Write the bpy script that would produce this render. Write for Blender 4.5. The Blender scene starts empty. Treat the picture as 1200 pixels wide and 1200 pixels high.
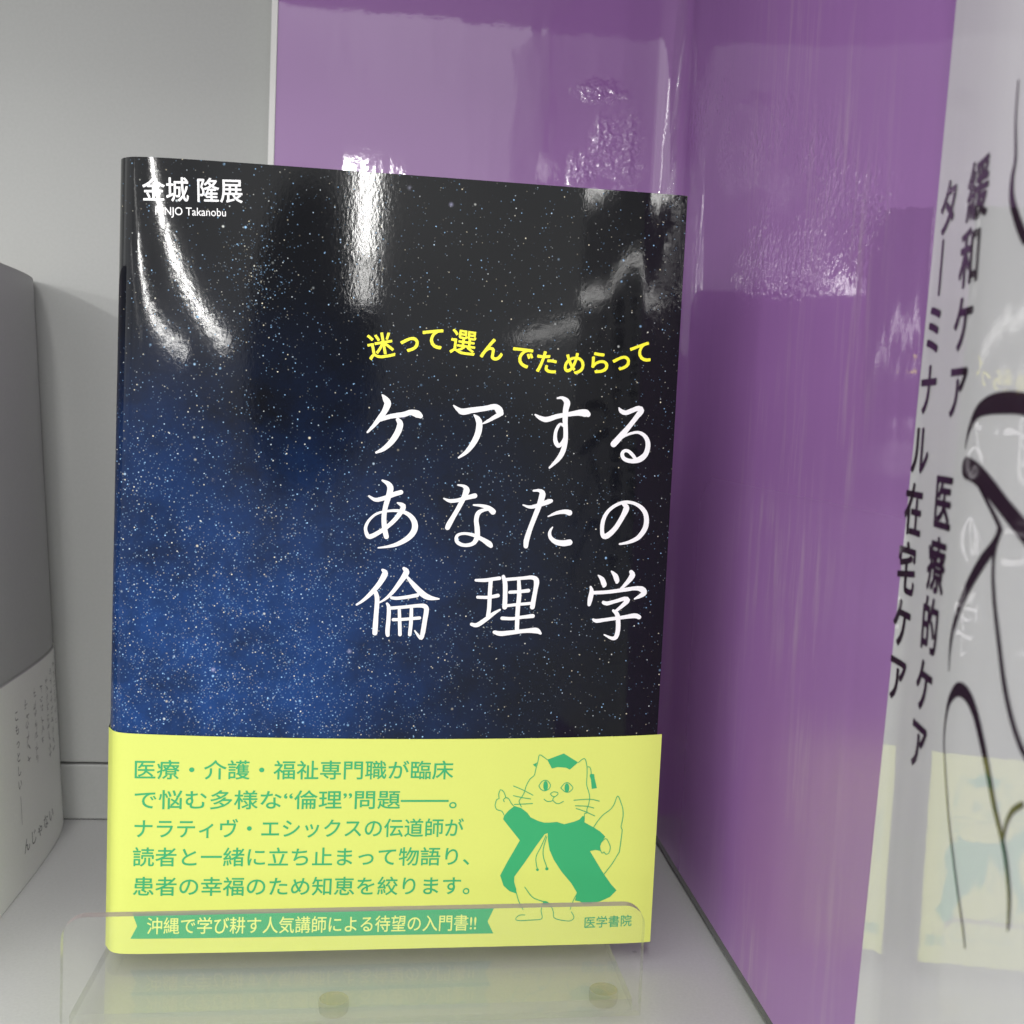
import bpy, bmesh, math, random
from mathutils import Vector, Matrix
from mathutils.geometry import tessellate_polygon

# ------------------------------------------------------------------ scene basics
scene = bpy.context.scene
COL = scene.collection
MM = 0.001
random.seed(7)
scene.view_settings.view_transform = 'Standard'
scene.view_settings.look = 'None'
scene.view_settings.gamma = 1.0
scene.view_settings.exposure = 0.0
scene.view_settings.use_curve_mapping = False
scene.cycles.use_denoising = True
scene.cycles.max_bounces = 10
scene.cycles.transparent_max_bounces = 16
scene.cycles.sample_clamp_indirect = 6.0

# ------------------------------------------------------------------ camera (hand-held phone, pitched down a little)
F_PX, YAW, PITCH, ROLL = 1362.31, 0.102971, 0.080819, 0.044267
CAM = Vector((71.09, -433.12, 155.21))
cy, sy, cp, sp = math.cos(YAW), math.sin(YAW), math.cos(PITCH), math.sin(PITCH)
fwd = Vector((sy*cp, cy*cp, -sp)); rt0 = Vector((cy, -sy, 0)); up0 = rt0.cross(fwd)
rt = math.cos(ROLL)*rt0 + math.sin(ROLL)*up0
up = -math.sin(ROLL)*rt0 + math.cos(ROLL)*up0
cam_data = bpy.data.cameras.new('camera')
cam = bpy.data.objects.new('camera', cam_data); COL.objects.link(cam)
M = Matrix((rt, up, -fwd)).transposed().to_4x4(); M.translation = CAM*MM
cam.matrix_world = M
cam_data.sensor_width = 36.0
cam_data.lens = F_PX/1200*36.0
cam_data.clip_start = 0.01; cam_data.clip_end = 100
cam_data.dof.use_dof = True
cam_data.dof.focus_distance = 0.315
cam_data.dof.aperture_fstop = 25
scene.camera = cam

# ------------------------------------------------------------------ world: the shop's pale ceiling beyond the shelf, darker aisles below
world = bpy.data.worlds.new('World'); scene.world = world; world.use_nodes = True
def N(nt, typ, **kw):
    n = nt.nodes.new(typ)
    for k, v in kw.items(): setattr(n, k, v)
    return n
def mth(nt, op, a, b=None, c=None, clamp=False):
    n = nt.nodes.new('ShaderNodeMath'); n.operation = op; n.use_clamp = clamp
    for i, x in enumerate((a, b, c)):
        if x is None: continue
        if isinstance(x, (int, float)): n.inputs[i].default_value = x
        else: nt.links.new(x, n.inputs[i])
    return n.outputs[0]
def ramp(nt, fac, stops, interp='LINEAR'):
    n = nt.nodes.new('ShaderNodeValToRGB'); r = n.color_ramp; r.interpolation = interp
    while len(r.elements) < len(stops): r.elements.new(0.5)
    for e, (p, c) in zip(r.elements, stops):
        e.position = p; e.color = (c, c, c, 1) if isinstance(c, (int, float)) else (*c, 1)
    nt.links.new(fac, n.inputs[0]); return n.outputs[0]
WORLD_STRENGTH = 1.2
wt = world.node_tree; wt.nodes.clear()
wo = N(wt, 'ShaderNodeOutputWorld'); bg = N(wt, 'ShaderNodeBackground'); wt.links.new(bg.outputs[0], wo.inputs[0])
tc = N(wt, 'ShaderNodeTexCoord'); sx = N(wt, 'ShaderNodeSeparateXYZ'); wt.links.new(tc.outputs['Generated'], sx.inputs[0])
wx, wy, wz = sx.outputs
z01 = mth(wt, 'MULTIPLY_ADD', wz, 0.5, 0.5)
# sin(elevation) mapped to 0..1: the ceiling shows between the horizon and the shelf above
band = ramp(wt, z01, [(0.0, 0.55), (0.43, 0.55), (0.49, 0.58), (0.53, 1.0), (0.645, 1.2), (0.75, 1.6), (1.0, 1.8)])
wn = N(wt, 'ShaderNodeTexNoise'); wn.inputs['Scale'].default_value = 5.0; wn.inputs['Detail'].default_value = 3
wt.links.new(tc.outputs['Generated'], wn.inputs['Vector'])
wvar = mth(wt, 'MULTIPLY_ADD', wn.outputs['Fac'], 0.9, 0.55)
# the person holding the phone stands in front of the ceiling as a dark shape
ny = mth(wt, 'MAXIMUM', mth(wt, 'MULTIPLY', wy, -1.0), 0.05)
hx = mth(wt, 'DIVIDE', wx, ny)
pr = mth(wt, 'ADD', mth(wt, 'POWER', mth(wt, 'ABSOLUTE', mth(wt, 'DIVIDE', mth(wt, 'SUBTRACT', hx, 0.0), 0.062)), 2.0),
         mth(wt, 'POWER', mth(wt, 'ABSOLUTE', mth(wt, 'DIVIDE', mth(wt, 'SUBTRACT', wz, 0.05), 0.13)), 2.0))
person = ramp(wt, mth(wt, 'MULTIPLY', pr, 0.5, clamp=True), [(0.38, 0.22), (0.62, 1.0)])
wv = mth(wt, 'MULTIPLY', mth(wt, 'MULTIPLY', band, wvar), person)
wc = N(wt, 'ShaderNodeCombineColor')
wt.links.new(mth(wt, 'MULTIPLY', wv, 0.99), wc.inputs[0]); wt.links.new(wv, wc.inputs[1]); wt.links.new(mth(wt, 'MULTIPLY', wv, 0.985), wc.inputs[2])
wt.links.new(wc.outputs[0], bg.inputs[0]); bg.inputs[1].default_value = WORLD_STRENGTH

# ------------------------------------------------------------------ lamps: rows of fluorescent fixtures on the shop ceiling, plus one added fill
def tube(x, y0, y1, w, radiance, z=1.255):
    L = bpy.data.lights.new('ceiling_or_fill_tube', 'AREA'); L.shape = 'RECTANGLE'
    L.size = w; L.size_y = y1-y0
    L.energy = radiance*math.pi*w*(y1-y0)
    L.color = (1.0, 0.99, 0.96)
    o = bpy.data.objects.new('ceiling_or_fill_tube', L); COL.objects.link(o)
    o.location = (x, -(y0+y1)/2, z)
    return o
for x, y00, rad in ((-7.0, 4.0, 25), (-4.6, 3.6, 30), (-2.2, 1.9, 40), (3.4, 3.4, 110), (5.9, 3.5, 36)):
    y = y00
    while y < (24 if -5 < x < 0 else 15):
        o = tube(x, y, y+2.5, 0.06 if -5 < x < 0 else 0.045, rad*(4.0 if -5 < x < 0 and y > 4.3 else 0.24)); o.rotation_euler.y = math.copysign(0.9, x); y += 2.8
for y0, y1 in ((5.0, 8.9), (9.2, 13.0)):
    o = tube(0.50, y0, y1, 0.08, 85 if y0 < 6 else 50); o.rotation_euler.z = 0.045; o.location.x += (9-(y0+y1)/2)*-0.045
tube(0.30, 1.5, 2.3, 0.09, 36)
tube(-0.12, 1.2, 2.4, 0.10, 52)  # unseen fill lamp, added to brighten the low wall and the deep floor
o = tube(1.86, 4.1, 6.4, 0.07, 30); o.rotation_euler.z = 0.34

# ------------------------------------------------------------------ materials
def mat(name, base=(0.8, 0.8, 0.8), rough=0.5, spec=0.5, coat=0.0, coat_rough=0.05):
    m = bpy.data.materials.new(name); m.use_nodes = True
    b = m.node_tree.nodes['Principled BSDF']
    b.inputs['Base Color'].default_value = (*base, 1)
    b.inputs['Roughness'].default_value = rough
    b.inputs['Specular IOR Level'].default_value = spec
    b.inputs['Coat Weight'].default_value = coat
    b.inputs['Coat Roughness'].default_value = coat_rough
    return m
def bsdf(m): return m.node_tree.nodes['Principled BSDF']
def noise(nt, vec, scale, detail=2.0, rough=0.5, dim='3D'):
    n = N(nt, 'ShaderNodeTexNoise', noise_dimensions=dim)
    n.inputs['Scale'].default_value = scale; n.inputs['Detail'].default_value = detail; n.inputs['Roughness'].default_value = rough
    nt.links.new(vec, n.inputs['Vector']); return n.outputs['Fac']
def add_bump(m, height, strength, dist, normal_in=None, coat=False):
    nt = m.node_tree; b = N(nt, 'ShaderNodeBump'); b.inputs['Strength'].default_value = strength; b.inputs['Distance'].default_value = dist
    nt.links.new(height, b.inputs['Height'])
    if normal_in is not None: nt.links.new(normal_in, b.inputs['Normal'])
    nt.links.new(b.outputs[0], bsdf(m).inputs['Normal'])
    nt.links.new(b.outputs[0], bsdf(m).inputs['Coat Normal'])
    return b.outputs[0]
def objvec(nt): return N(nt, 'ShaderNodeTexCoord').outputs['Object']
def uvvec(nt): return N(nt, 'ShaderNodeUVMap').outputs['UV']
def mixc(nt, fac, a, b, mode='MIX'):
    n = N(nt, 'ShaderNodeMix', data_type='RGBA', blend_type=mode)
    if isinstance(fac, (int, float)): n.inputs[0].default_value = fac
    else: nt.links.new(fac, n.inputs[0])
    for i, x in ((6, a), (7, b)):
        if isinstance(x, tuple): n.inputs[i].default_value = (*x, 1)
        else: nt.links.new(x, n.inputs[i])
    return n.outputs[2]
def speckled(m, base, amount, scale, bump=0.0):
    nt = m.node_tree; v = objvec(nt)
    f = noise(nt, v, scale, 4.0, 0.65)
    k0 = tuple(c*(1-amount) for c in base); k1 = tuple(min(1, c*(1+amount)) for c in base)
    big = noise(nt, v, 14.0, 3.0)
    c = mixc(nt, ramp(nt, f, [(0.3, 0.0), (0.7, 1.0)]), k0, k1)
    c = mixc(nt, ramp(nt, big, [(0.3, 0.0), (0.75, 0.12)]), c, tuple(x*0.8 for x in base))
    nt.links.new(c, bsdf(m).inputs['Base Color'])
    if bump: add_bump(m, f, bump, 0.0002)
    return m

M_WALL = speckled(mat('painted_back_panel', (0.385, 0.39, 0.383), 0.42), (0.385, 0.39, 0.383), 0.035, 900, 0.05)
M_BOARD = speckled(mat('shelf_laminate', (0.46, 0.462, 0.46), 0.38), (0.46, 0.462, 0.46), 0.06, 1100, 0.10)
def specks(m, scale, size):
    nt = m.node_tree; b = bsdf(m); old = b.inputs['Base Color'].links[0].from_socket
    vo = N(nt, 'ShaderNodeTexVoronoi'); vo.inputs['Scale'].default_value = scale; nt.links.new(objvec(nt), vo.inputs['Vector'])
    cs = N(nt, 'ShaderNodeSeparateColor'); nt.links.new(vo.outputs['Color'], cs.inputs[0])
    d = mth(nt, 'LESS_THAN', vo.outputs['Distance'], mth(nt, 'MULTIPLY', mth(nt, 'POWER', cs.outputs[1], 3.0), size))
    on = mth(nt, 'MULTIPLY', d, mth(nt, 'LESS_THAN', cs.outputs[0], 0.35))
    nt.links.new(mixc(nt, mth(nt, 'MULTIPLY', on, 0.45), old, (0.10, 0.10, 0.11)), b.inputs['Base Color'])
specks(M_BOARD, 130.0, 0.10); specks(M_WALL, 60.0, 0.05)
M_SIDE = mat('dark_side_panel', (0.05, 0.05, 0.05), 0.5)
M_DARK = mat('dark_gap', (0.015, 0.015, 0.015), 0.6)

# star field printed on the jacket
M_STAR = mat('starry_jacket', rough=0.045, spec=0.30)
def star_material(m):
    nt = m.node_tree; uv = uvvec(nt)
    s = N(nt, 'ShaderNodeSeparateXYZ'); nt.links.new(uv, s.inputs[0]); u, v = s.outputs[0], s.outputs[1]
    def gauss(cu, cv, ru, rv):
        a = mth(nt, 'POWER', mth(nt, 'ABSOLUTE', mth(nt, 'DIVIDE', mth(nt, 'SUBTRACT', u, cu), ru)), 2.0)
        b = mth(nt, 'POWER', mth(nt, 'ABSOLUTE', mth(nt, 'DIVIDE', mth(nt, 'SUBTRACT', v, cv), rv)), 2.0)
        return mth(nt, 'EXPONENT', mth(nt, 'MULTIPLY', mth(nt, 'ADD', a, b), -1.0))
    cloud = noise(nt, uv, 4.5, 6.0, 0.62, '2D')
    core = mth(nt, 'MAXIMUM', gauss(0.22, 0.75, 0.52, 0.52), mth(nt, 'MULTIPLY', gauss(0.42, 0.95, 0.50, 0.40), 0.55))
    core = mth(nt, 'MAXIMUM', core, mth(nt, 'MULTIPLY', gauss(0.10, 1.22, 0.35, 0.30), 0.45))
    fac = mth(nt, 'MULTIPLY', core, mth(nt, 'MULTIPLY_ADD', cloud, 2.2, -0.32, clamp=True), clamp=True)
    base = mixc(nt, fac, (0.0042, 0.0045, 0.0060), (0.005, 0.037, 0.165))
    base = mixc(nt, mth(nt, 'MULTIPLY', fac, mth(nt, 'MULTIPLY', noise(nt, uv, 60.0, 3.0, 0.6, '2D'), 0.35)), base, (0.02, 0.075, 0.23))
    dens = mth(nt, 'ADD', mth(nt, 'MULTIPLY', fac, 0.45), mth(nt, 'MULTIPLY_ADD', core, 0.40, 0.10))
    cluster = gauss(0.345, 1.83, 0.065, 0.12)
    dens = mth(nt, 'ADD', dens, mth(nt, 'MULTIPLY', cluster, 0.8))
    clump = ramp(nt, noise(nt, uv, 22.0, 3.0, 0.6, '2D'), [(0.32, 0.25), (0.68, 1.5)])
    dens = mth(nt, 'MULTIPLY', dens, clump)
    col = base
    for scale, rad, gain, thr, glow in ((150, 0.33, 0.36, 0.34, False), (105, 0.25, 0.80, 0.30, False), (75, 0.19, 1.2, 0.24, False), (42, 0.115, 1.2, 0.085, False), (17, 0.075, 1.2, 0.30, False), (9, 0.085, 1.2, 0.20, True)):
        vo = N(nt, 'ShaderNodeTexVoronoi', voronoi_dimensions='2D', feature='F1')
        vo.inputs['Scale'].default_value = scale; vo.inputs['Randomness'].default_value = 1.0
        vm = N(nt, 'ShaderNodeMapping'); vm.inputs['Rotation'].default_value = (0, 0, scale*0.37); nt.links.new(uv, vm.inputs[0]); nt.links.new(vm.outputs[0], vo.inputs['Vector'])
        cs = N(nt, 'ShaderNodeSeparateColor'); nt.links.new(vo.outputs['Color'], cs.inputs[0])
        spot = mth(nt, 'SUBTRACT', 1.0, mth(nt, 'DIVIDE', vo.outputs['Distance'], rad), clamp=True)
        spot = mth(nt, 'POWER', spot, 1.1 if not glow else 1.9)
        d2 = dens if not glow else mth(nt, 'ADD', mth(nt, 'MULTIPLY', dens, 0.3), 0.10)
        on = mth(nt, 'LESS_THAN', cs.outputs[0], mth(nt, 'MULTIPLY', d2, thr*2.6))
        br = mth(nt, 'MULTIPLY', mth(nt, 'POWER', cs.outputs[1], 2.6), gain)
        val = mth(nt, 'MULTIPLY', mth(nt, 'MULTIPLY', spot, on), br, clamp=True)
        tint = mixc(nt, ramp(nt, cs.outputs[2], [(0.45, 0.0), (0.95, 1.0)]), (0.38, 0.66, 1.0), (1.0, 0.90, 0.66)) if not glow else mixc(nt, cs.outputs[2], (0.62, 0.60, 1.0), (0.85, 0.88, 1.0))
        col = mixc(nt, val, col, tint)
    nt.links.new(col, bsdf(m).inputs['Base Color'])
    mp = N(nt, 'ShaderNodeMapping'); nt.links.new(uv, mp.inputs[0]); mp.inputs['Scale'].default_value = (1.0, 0.55, 1)
    fine = noise(nt, mp.outputs[0], 95.0, 3.0, 0.6, '2D')
    add_bump(m, fine, 0.07, 0.00008)
star_material(M_STAR)

def ink(name, base, rough): return mat(name, base, rough, 0.5)
M_TITLE = ink('white_print', (0.78, 0.77, 0.78), 0.22)
M_SUB = ink('yellow_print', (0.85, 0.78, 0.03), 0.22)
M_OBI = mat('yellow_band_paper', (0.565, 0.615, 0.135), 0.5, 0.35)
def paper(m, base, amt=0.02):
    nt = m.node_tree; v = objvec(nt); f = noise(nt, v, 1500, 4, 0.7)
    nt.links.new(mixc(nt, f, tuple(c*(1-amt) for c in base), tuple(min(1, c*(1+amt)) for c in base)), bsdf(m).inputs['Base Color'])
    add_bump(m, f, 0.06, 0.0001)
paper(M_OBI, (0.565, 0.615, 0.135), 0.03)
M_GREEN = ink('green_print', (0.025, 0.33, 0.12), 0.5)
M_OBI_KNOCK = ink('band_colour_lettering', (0.66, 0.73, 0.19), 0.5)
M_PAGES = mat('page_edges', (0.62, 0.58, 0.48), 0.8)

# laminated section sign
def laminated(m, base, crinkle, wave=0.8):
    nt = m.node_tree; uv = uvvec(nt)
    s = N(nt, 'ShaderNodeSeparateXYZ'); nt.links.new(uv, s.inputs[0]); t, z = s.outputs[0], s.outputs[1]
    f = noise(nt, uv, 240, 3, 0.6, '2D')
    nt.links.new(mixc(nt, f, tuple(c*0.95 for c in base), tuple(c*1.05 for c in base)), bsdf(m).inputs['Base Color'])
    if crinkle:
        # long pale vertical streaks on the side leaf: reflections painted into the base colour
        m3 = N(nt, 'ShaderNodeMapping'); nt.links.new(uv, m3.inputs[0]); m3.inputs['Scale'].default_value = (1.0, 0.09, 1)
        refl_streak = ramp(nt, noise(nt, m3.outputs[0], 26.0, 4, 0.65, '2D'), [(0.47, 0.0), (0.72, 1.0)])
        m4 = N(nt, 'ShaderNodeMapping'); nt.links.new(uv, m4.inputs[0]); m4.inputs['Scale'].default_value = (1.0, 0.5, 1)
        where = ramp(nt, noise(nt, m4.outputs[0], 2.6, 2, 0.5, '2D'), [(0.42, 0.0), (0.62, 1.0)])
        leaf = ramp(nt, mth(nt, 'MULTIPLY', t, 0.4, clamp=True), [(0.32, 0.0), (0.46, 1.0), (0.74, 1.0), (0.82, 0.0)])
        k = mth(nt, 'MULTIPLY', mth(nt, 'MULTIPLY', refl_streak, leaf), mth(nt, 'MULTIPLY', where, 0.45))
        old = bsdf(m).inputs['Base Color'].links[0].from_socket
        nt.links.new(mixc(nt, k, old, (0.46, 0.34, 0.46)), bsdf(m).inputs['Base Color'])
    mp = N(nt, 'ShaderNodeMapping'); nt.links.new(uv, mp.inputs[0]); mp.inputs['Scale'].default_value = (1.0, 0.25, 1)
    soft = noise(nt, mp.outputs[0], 7.0, 2, 0.5, '2D')
    ripple = noise(nt, uv, 36.0, 3, 0.6, '2D')
    h = mth(nt, 'ADD', mth(nt, "MULTIPLY", soft, wave), mth(nt, 'MULTIPLY', ripple, 0.05*wave))
    if crinkle:
        # the film has wrinkled sharply beside the fold; the sheet's mesh carries how strongly, point by point
        at = N(nt, 'ShaderNodeAttribute', attribute_name='crinkle')
        cr = noise(nt, uv, 42.0, 1.5, 0.5, '2D')
        h = mth(nt, 'ADD', h, mth(nt, 'MULTIPLY', mth(nt, 'MULTIPLY', cr, at.outputs['Fac']), 0.36))
        # the much handled lower side leaf is duller than the rest of the film
        side = mth(nt, 'MULTIPLY', ramp(nt, mth(nt, 'MULTIPLY', t, 0.5, clamp=True), [(0.1, 0.0), (0.35, 1.0)]), ramp(nt, mth(nt, 'MULTIPLY', z, 0.4, clamp=True), [(0.52, 1.0), (0.66, 0.0)]))
        nt.links.new(mth(nt, 'MULTIPLY_ADD', side, 0.33, 0.028), bsdf(m).inputs['Roughness'])
    add_bump(m, h, 1.0, 0.0009)
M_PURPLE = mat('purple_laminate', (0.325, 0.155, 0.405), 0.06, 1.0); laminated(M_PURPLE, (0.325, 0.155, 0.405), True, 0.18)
M_WHITE = mat('white_laminate', (0.62, 0.61, 0.63), 0.03, 0.7); laminated(M_WHITE, (0.62, 0.61, 0.63), False, 0.12)
M_SIGNINK = mat('plum_print', (0.030, 0.015, 0.028), 0.06); laminated(M_SIGNINK, (0.030, 0.015, 0.028), False, 0.12)
M_EDGE_WHITE = mat('white_board_edge', (0.72, 0.72, 0.70), 0.35)
M_FILM_EDGE = mat('grey_film_border', (0.085, 0.085, 0.08), 0.12)

# clear sheet: transparent body with a real Fresnel reflection
def clear(name, tint, rough=0.015, extra=0.0, extra_col=(0.6, 0.62, 0.55), bump=0.0):
    m = bpy.data.materials.new(name); m.use_nodes = True; nt = m.node_tree; nt.nodes.clear()
    out = N(nt, 'ShaderNodeOutputMaterial'); tr = N(nt, 'ShaderNodeBsdfTransparent'); gl = N(nt, 'ShaderNodeBsdfGlossy')
    tr.inputs[0].default_value = (*tint, 1); gl.inputs['Roughness'].default_value = rough
    geo = N(nt, 'ShaderNodeNewGeometry'); dp = N(nt, 'ShaderNodeVectorMath', operation='DOT_PRODUCT')
    nt.links.new(geo.outputs['Normal'], dp.inputs[0]); nt.links.new(geo.outputs['Incoming'], dp.inputs[1])
    c = mth(nt, 'ABSOLUTE', dp.outputs['Value'])
    fr = mth(nt, 'MULTIPLY_ADD', mth(nt, 'POWER', mth(nt, 'SUBTRACT', 1.0, c, clamp=True), 5.0), 0.96, 0.04)
    mx = N(nt, 'ShaderNodeMixShader'); nt.links.new(fr, mx.inputs[0]); nt.links.new(tr.outputs[0], mx.inputs[1]); nt.links.new(gl.outputs[0], mx.inputs[2])
    last = mx.outputs[0]
    if extra:
        df = N(nt, 'ShaderNodeBsdfDiffuse'); df.inputs[0].default_value = (*extra_col, 1)
        m2 = N(nt, 'ShaderNodeMixShader'); m2.inputs[0].default_value = extra
        nt.links.new(last, m2.inputs[1]); nt.links.new(df.outputs[0], m2.inputs[2]); last = m2.outputs[0]
    if bump:
        b = N(nt, 'ShaderNodeBump'); b.inputs['Strength'].default_value = bump; b.inputs['Distance'].default_value = 0.001
        nt.links.new(noise(nt, objvec(nt), 500, 3), b.inputs['Height']); nt.links.new(b.outputs[0], gl.inputs['Normal'])
    nt.links.new(last, out.inputs[0]); return m
M_ACRYL = clear('clear_acrylic', (0.985, 0.985, 0.975), 0.02, 0.012)
M_ACRYL_EDGE = clear('acrylic_cut_edge', (0.94, 0.95, 0.93), 0.25, 0.07, (0.50, 0.50, 0.44))
M_ACRYL_TOP = clear('acrylic_top_edge', (0.60, 0.57, 0.56), 0.3, 0.62, (0.36, 0.31, 0.31))
M_FOOT = clear('clear_rubber', (0.80, 0.77, 0.64), 0.2, 0.34, (0.46, 0.40, 0.27))
M_FOOT_RIM = clear('clear_rubber_side', (0.97, 0.965, 0.94), 0.2, 0.02, (0.50, 0.46, 0.32))
M_FILM = clear('loose_clear_film', (0.985, 0.985, 0.985), 0.06, 0.0, (0.6, 0.6, 0.6), 0.0)
M_GREY = speckled(mat('grey_jacket', (0.395, 0.41, 0.393), 0.42), (0.395, 0.41, 0.393), 0.05, 1300)
M_GREYBAND = speckled(mat('pale_grey_band', (0.86, 0.89, 0.82), 0.40), (0.86, 0.89, 0.82), 0.03, 1300)
M_GREYINK = mat('faded_grey_print', (0.12, 0.125, 0.115), 0.5)
M_BANDEDGE = mat('paper_edge', (0.55, 0.55, 0.55), 0.6)

# ------------------------------------------------------------------ builders
def link(name, verts, faces, material, parent=None, uvs=None, smooth=False, mats=None, fmat=None):
    me = bpy.data.meshes.new(name)
    me.from_pydata([tuple(Vector(v)*MM) for v in verts], [], faces)
    for m in (mats or [material]): me.materials.append(m)
    if fmat:
        for p_, k in zip(me.polygons, fmat): p_.material_index = k
    if uvs is not None:
        l = me.uv_layers.new(name='UVMap')
        for lp in me.loops: l.data[lp.index].uv = uvs[lp.vertex_index]
    if smooth:
        for p_ in me.polygons: p_.use_smooth = True
    me.update()
    o = bpy.data.objects.new(name, me); COL.objects.link(o)
    if parent: o.parent = parent; o.matrix_parent_inverse = Matrix.Translation(-parent.location) if parent.type == 'EMPTY' else Matrix()
    return o
def empty(name, loc):
    o = bpy.data.objects.new(name, None); COL.objects.link(o); o.location = Vector(loc)*MM; o.empty_display_size = 0.02
    return o
def tag(o, label, cat, group=None):
    o['label'] = label; o['category'] = cat
    if group: o['group'] = group
    return o
def structure(o): o['kind'] = 'structure'; return o
def grid(us, vs, fn):
    verts = [fn(u, v) for v in vs for u in us]; n = len(us)
    faces = [(j*n+i, j*n+i+1, (j+1)*n+i+1, (j+1)*n+i) for j in range(len(vs)-1) for i in range(n-1)]
    return verts, faces
def frange(a, b, step):
    n = max(1, round(abs(b-a)/step)); return [a+(b-a)*i/n for i in range(n+1)]
def box(x0, x1, y0, y1, z0, z1):
    v = [(x, y, z) for z in (z0, z1) for y in (y0, y1) for x in (x0, x1)]
    f = [(0, 2, 3, 1), (4, 5, 7, 6), (0, 1, 5, 4), (2, 6, 7, 3), (0, 4, 6, 2), (1, 3, 7, 5)]
    return v, f
def bevelled_box(name, dims, material, parent=None, bev=0.4, seg=2):
    v, f = box(*dims); o = link(name, v, f, material, parent)
    bm = bmesh.new(); bm.from_mesh(o.data)
    bmesh.ops.bevel(bm, geom=list(bm.edges), offset=bev*MM, segments=seg, affect='EDGES', profile=0.5)
    bm.to_mesh(o.data); bm.free(); return o

class Print:
    """flat shapes in a surface's own millimetre coordinates, laid on it by fn(u, v, height)"""
    def __init__(s, fn, h=0.06): s.fn, s.h, s.v, s.f, s.uv = fn, h, [], [], []
    def _add(s, pts, faces):
        k = len(s.v)
        for (u, v, h) in pts: s.v.append(s.fn(u, v, h)); s.uv.append((u/100, v/100))
        s.f += [tuple(i+k for i in f) for f in faces]
    def _cut(s, pts, faces, step=1.4):
        """slice the flat shape into small pieces so that it follows the curved surface"""
        bm = bmesh.new()
        vs_ = [bm.verts.new((a, b, 0)) for a, b, h in pts]
        for f in faces:
            try: bm.faces.new([vs_[i] for i in f])
            except ValueError: pass
        for ax in (0, 1):
            lo = min(p[ax] for p in pts); hi = max(p[ax] for p in pts); k = lo+step*(1 if ax == 0 else 3)
            while k < hi:
                co = (k, 0, 0) if ax == 0 else (0, k, 0); no = (1, 0, 0) if ax == 0 else (0, 1, 0)
                bmesh.ops.bisect_plane(bm, geom=bm.verts[:]+bm.edges[:]+bm.faces[:], dist=1e-5, plane_co=co, plane_no=no)
                k += step*(1 if ax == 0 else 3)
        bmesh.ops.triangulate(bm, faces=bm.faces[:])
        bm.verts.index_update(); h = pts[0][2]
        s._add([(v.co.x, v.co.y, h) for v in bm.verts], [tuple(v.index for v in f.verts) for f in bm.faces])
        bm.free()
    def poly(s, pts, lift=0.0):
        tri = tessellate_polygon([[Vector((a, b, 0)) for a, b in pts]])
        s._cut([(a, b, s.h+lift) for a, b in pts], [t for t in tri])
    def stroke(s, pts, width=None, lift=0.0, step=0.35):
        P = [(q[0], q[1], q[2] if len(q) > 2 else width) for q in pts]
        out = []
        for i in range(len(P)-1):
            p0, p1, p2, p3 = P[max(i-1, 0)], P[i], P[i+1], P[min(i+2, len(P)-1)]
            n = max(2, int(math.hypot(p2[0]-p1[0], p2[1]-p1[1])/step))
            for k in range(n):
                t = k/n
                out.append(tuple(0.5*((2*p1[c])+(-p0[c]+p2[c])*t+(2*p0[c]-5*p1[c]+4*p2[c]-p3[c])*t*t+(-p0[c]+3*p1[c]-3*p2[c]+p3[c])*t**3) for c in range(3)))
        out.append(P[-1])
        n = len(out); L, faces = [], []
        for i, (x, y, w) in enumerate(out):
            a, b = out[max(i-1, 0)], out[min(i+1, n-1)]
            dx, dy = b[0]-a[0], b[1]-a[1]; d = math.hypot(dx, dy) or 1
            w = max(w, 0.02)/2; h = s.h+lift+0.025*i/n
            L += [(x-dy/d*w, y+dx/d*w, h), (x+dy/d*w, y-dx/d*w, h)]
            if i: faces.append((2*i-2, 2*i-1, 2*i+1, 2*i))
        for end, sgn in ((0, -1), (n-1, 1)):
            x, y, w = out[end]; a, b = out[max(end-1, 0)], out[min(end+1, n-1)]
            an = math.atan2(b[1]-a[1], b[0]-a[0]); w = max(w, 0.02)/2; k0 = len(L); h = s.h+lift+0.025*end/n
            arc = [an+math.pi/2-sgn*math.pi*j/6 for j in range(1, 6)]
            for q in arc: L.append((x+w*math.cos(q), y+w*math.sin(q), h))
            ring = [2*end]+list(range(k0, k0+5))+[2*end+1]
            faces.append(tuple(ring if sgn < 0 else ring[::-1]))
        s._add(L, faces)
    def text(s, body, u0, v0, u1, v1, em, bold=0.0, lift=0.0, squeeze=True):
        """body set along the line (u0,v0)-(u1,v1), the line running through the middle of the letters"""
        if bold > 0:                                  # heavier weight: the letters struck a few times, slightly apart
            for j, (dx, dy) in enumerate(STRIKES): s.text(body, u0+dx*bold*em, v0+dy*bold*em, u1+dx*bold*em, v1+dy*bold*em, em, 0.0, lift+0.006*j)
            return
        V, F = glyphs(body, bold)
        x0, x1 = min(a for a, b in V), max(a for a, b in V)
        ln = math.hypot(u1-u0, v1-v0); ex = ((u1-u0)/ln, (v1-v0)/ln); ey = (-ex[1], ex[0])
        k = ln/(x1-x0)
        s._cut([(u0+ex[0]*(a-x0)*k+ey[0]*(b-0.38)*em, v0+ex[1]*(a-x0)*k+ey[1]*(b-0.38)*em, s.h+lift) for a, b in V], F)
    def char(s, c, u, v, w, hgt, ang=0.0, bold=0.0, mirror=False, lift=0.0):
        if bold > 0:
            for j, (dx, dy) in enumerate(STRIKES): s.char(c, u+dx*bold*w, v+dy*bold*w, w, hgt, ang, 0.0, mirror, lift+0.006*j)
            return
        V, F = glyphs(c, bold)
        ca, sa = math.cos(math.radians(ang)), math.sin(math.radians(ang))
        pts = []
        for a, b in V:
            x, y = (a-0.5)*w, (b-0.38)*hgt
            if mirror: x = -x
            pts.append((u+x*ca-y*sa, v+x*sa+y*ca, s.h+lift))
        s._cut(pts, F)
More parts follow.
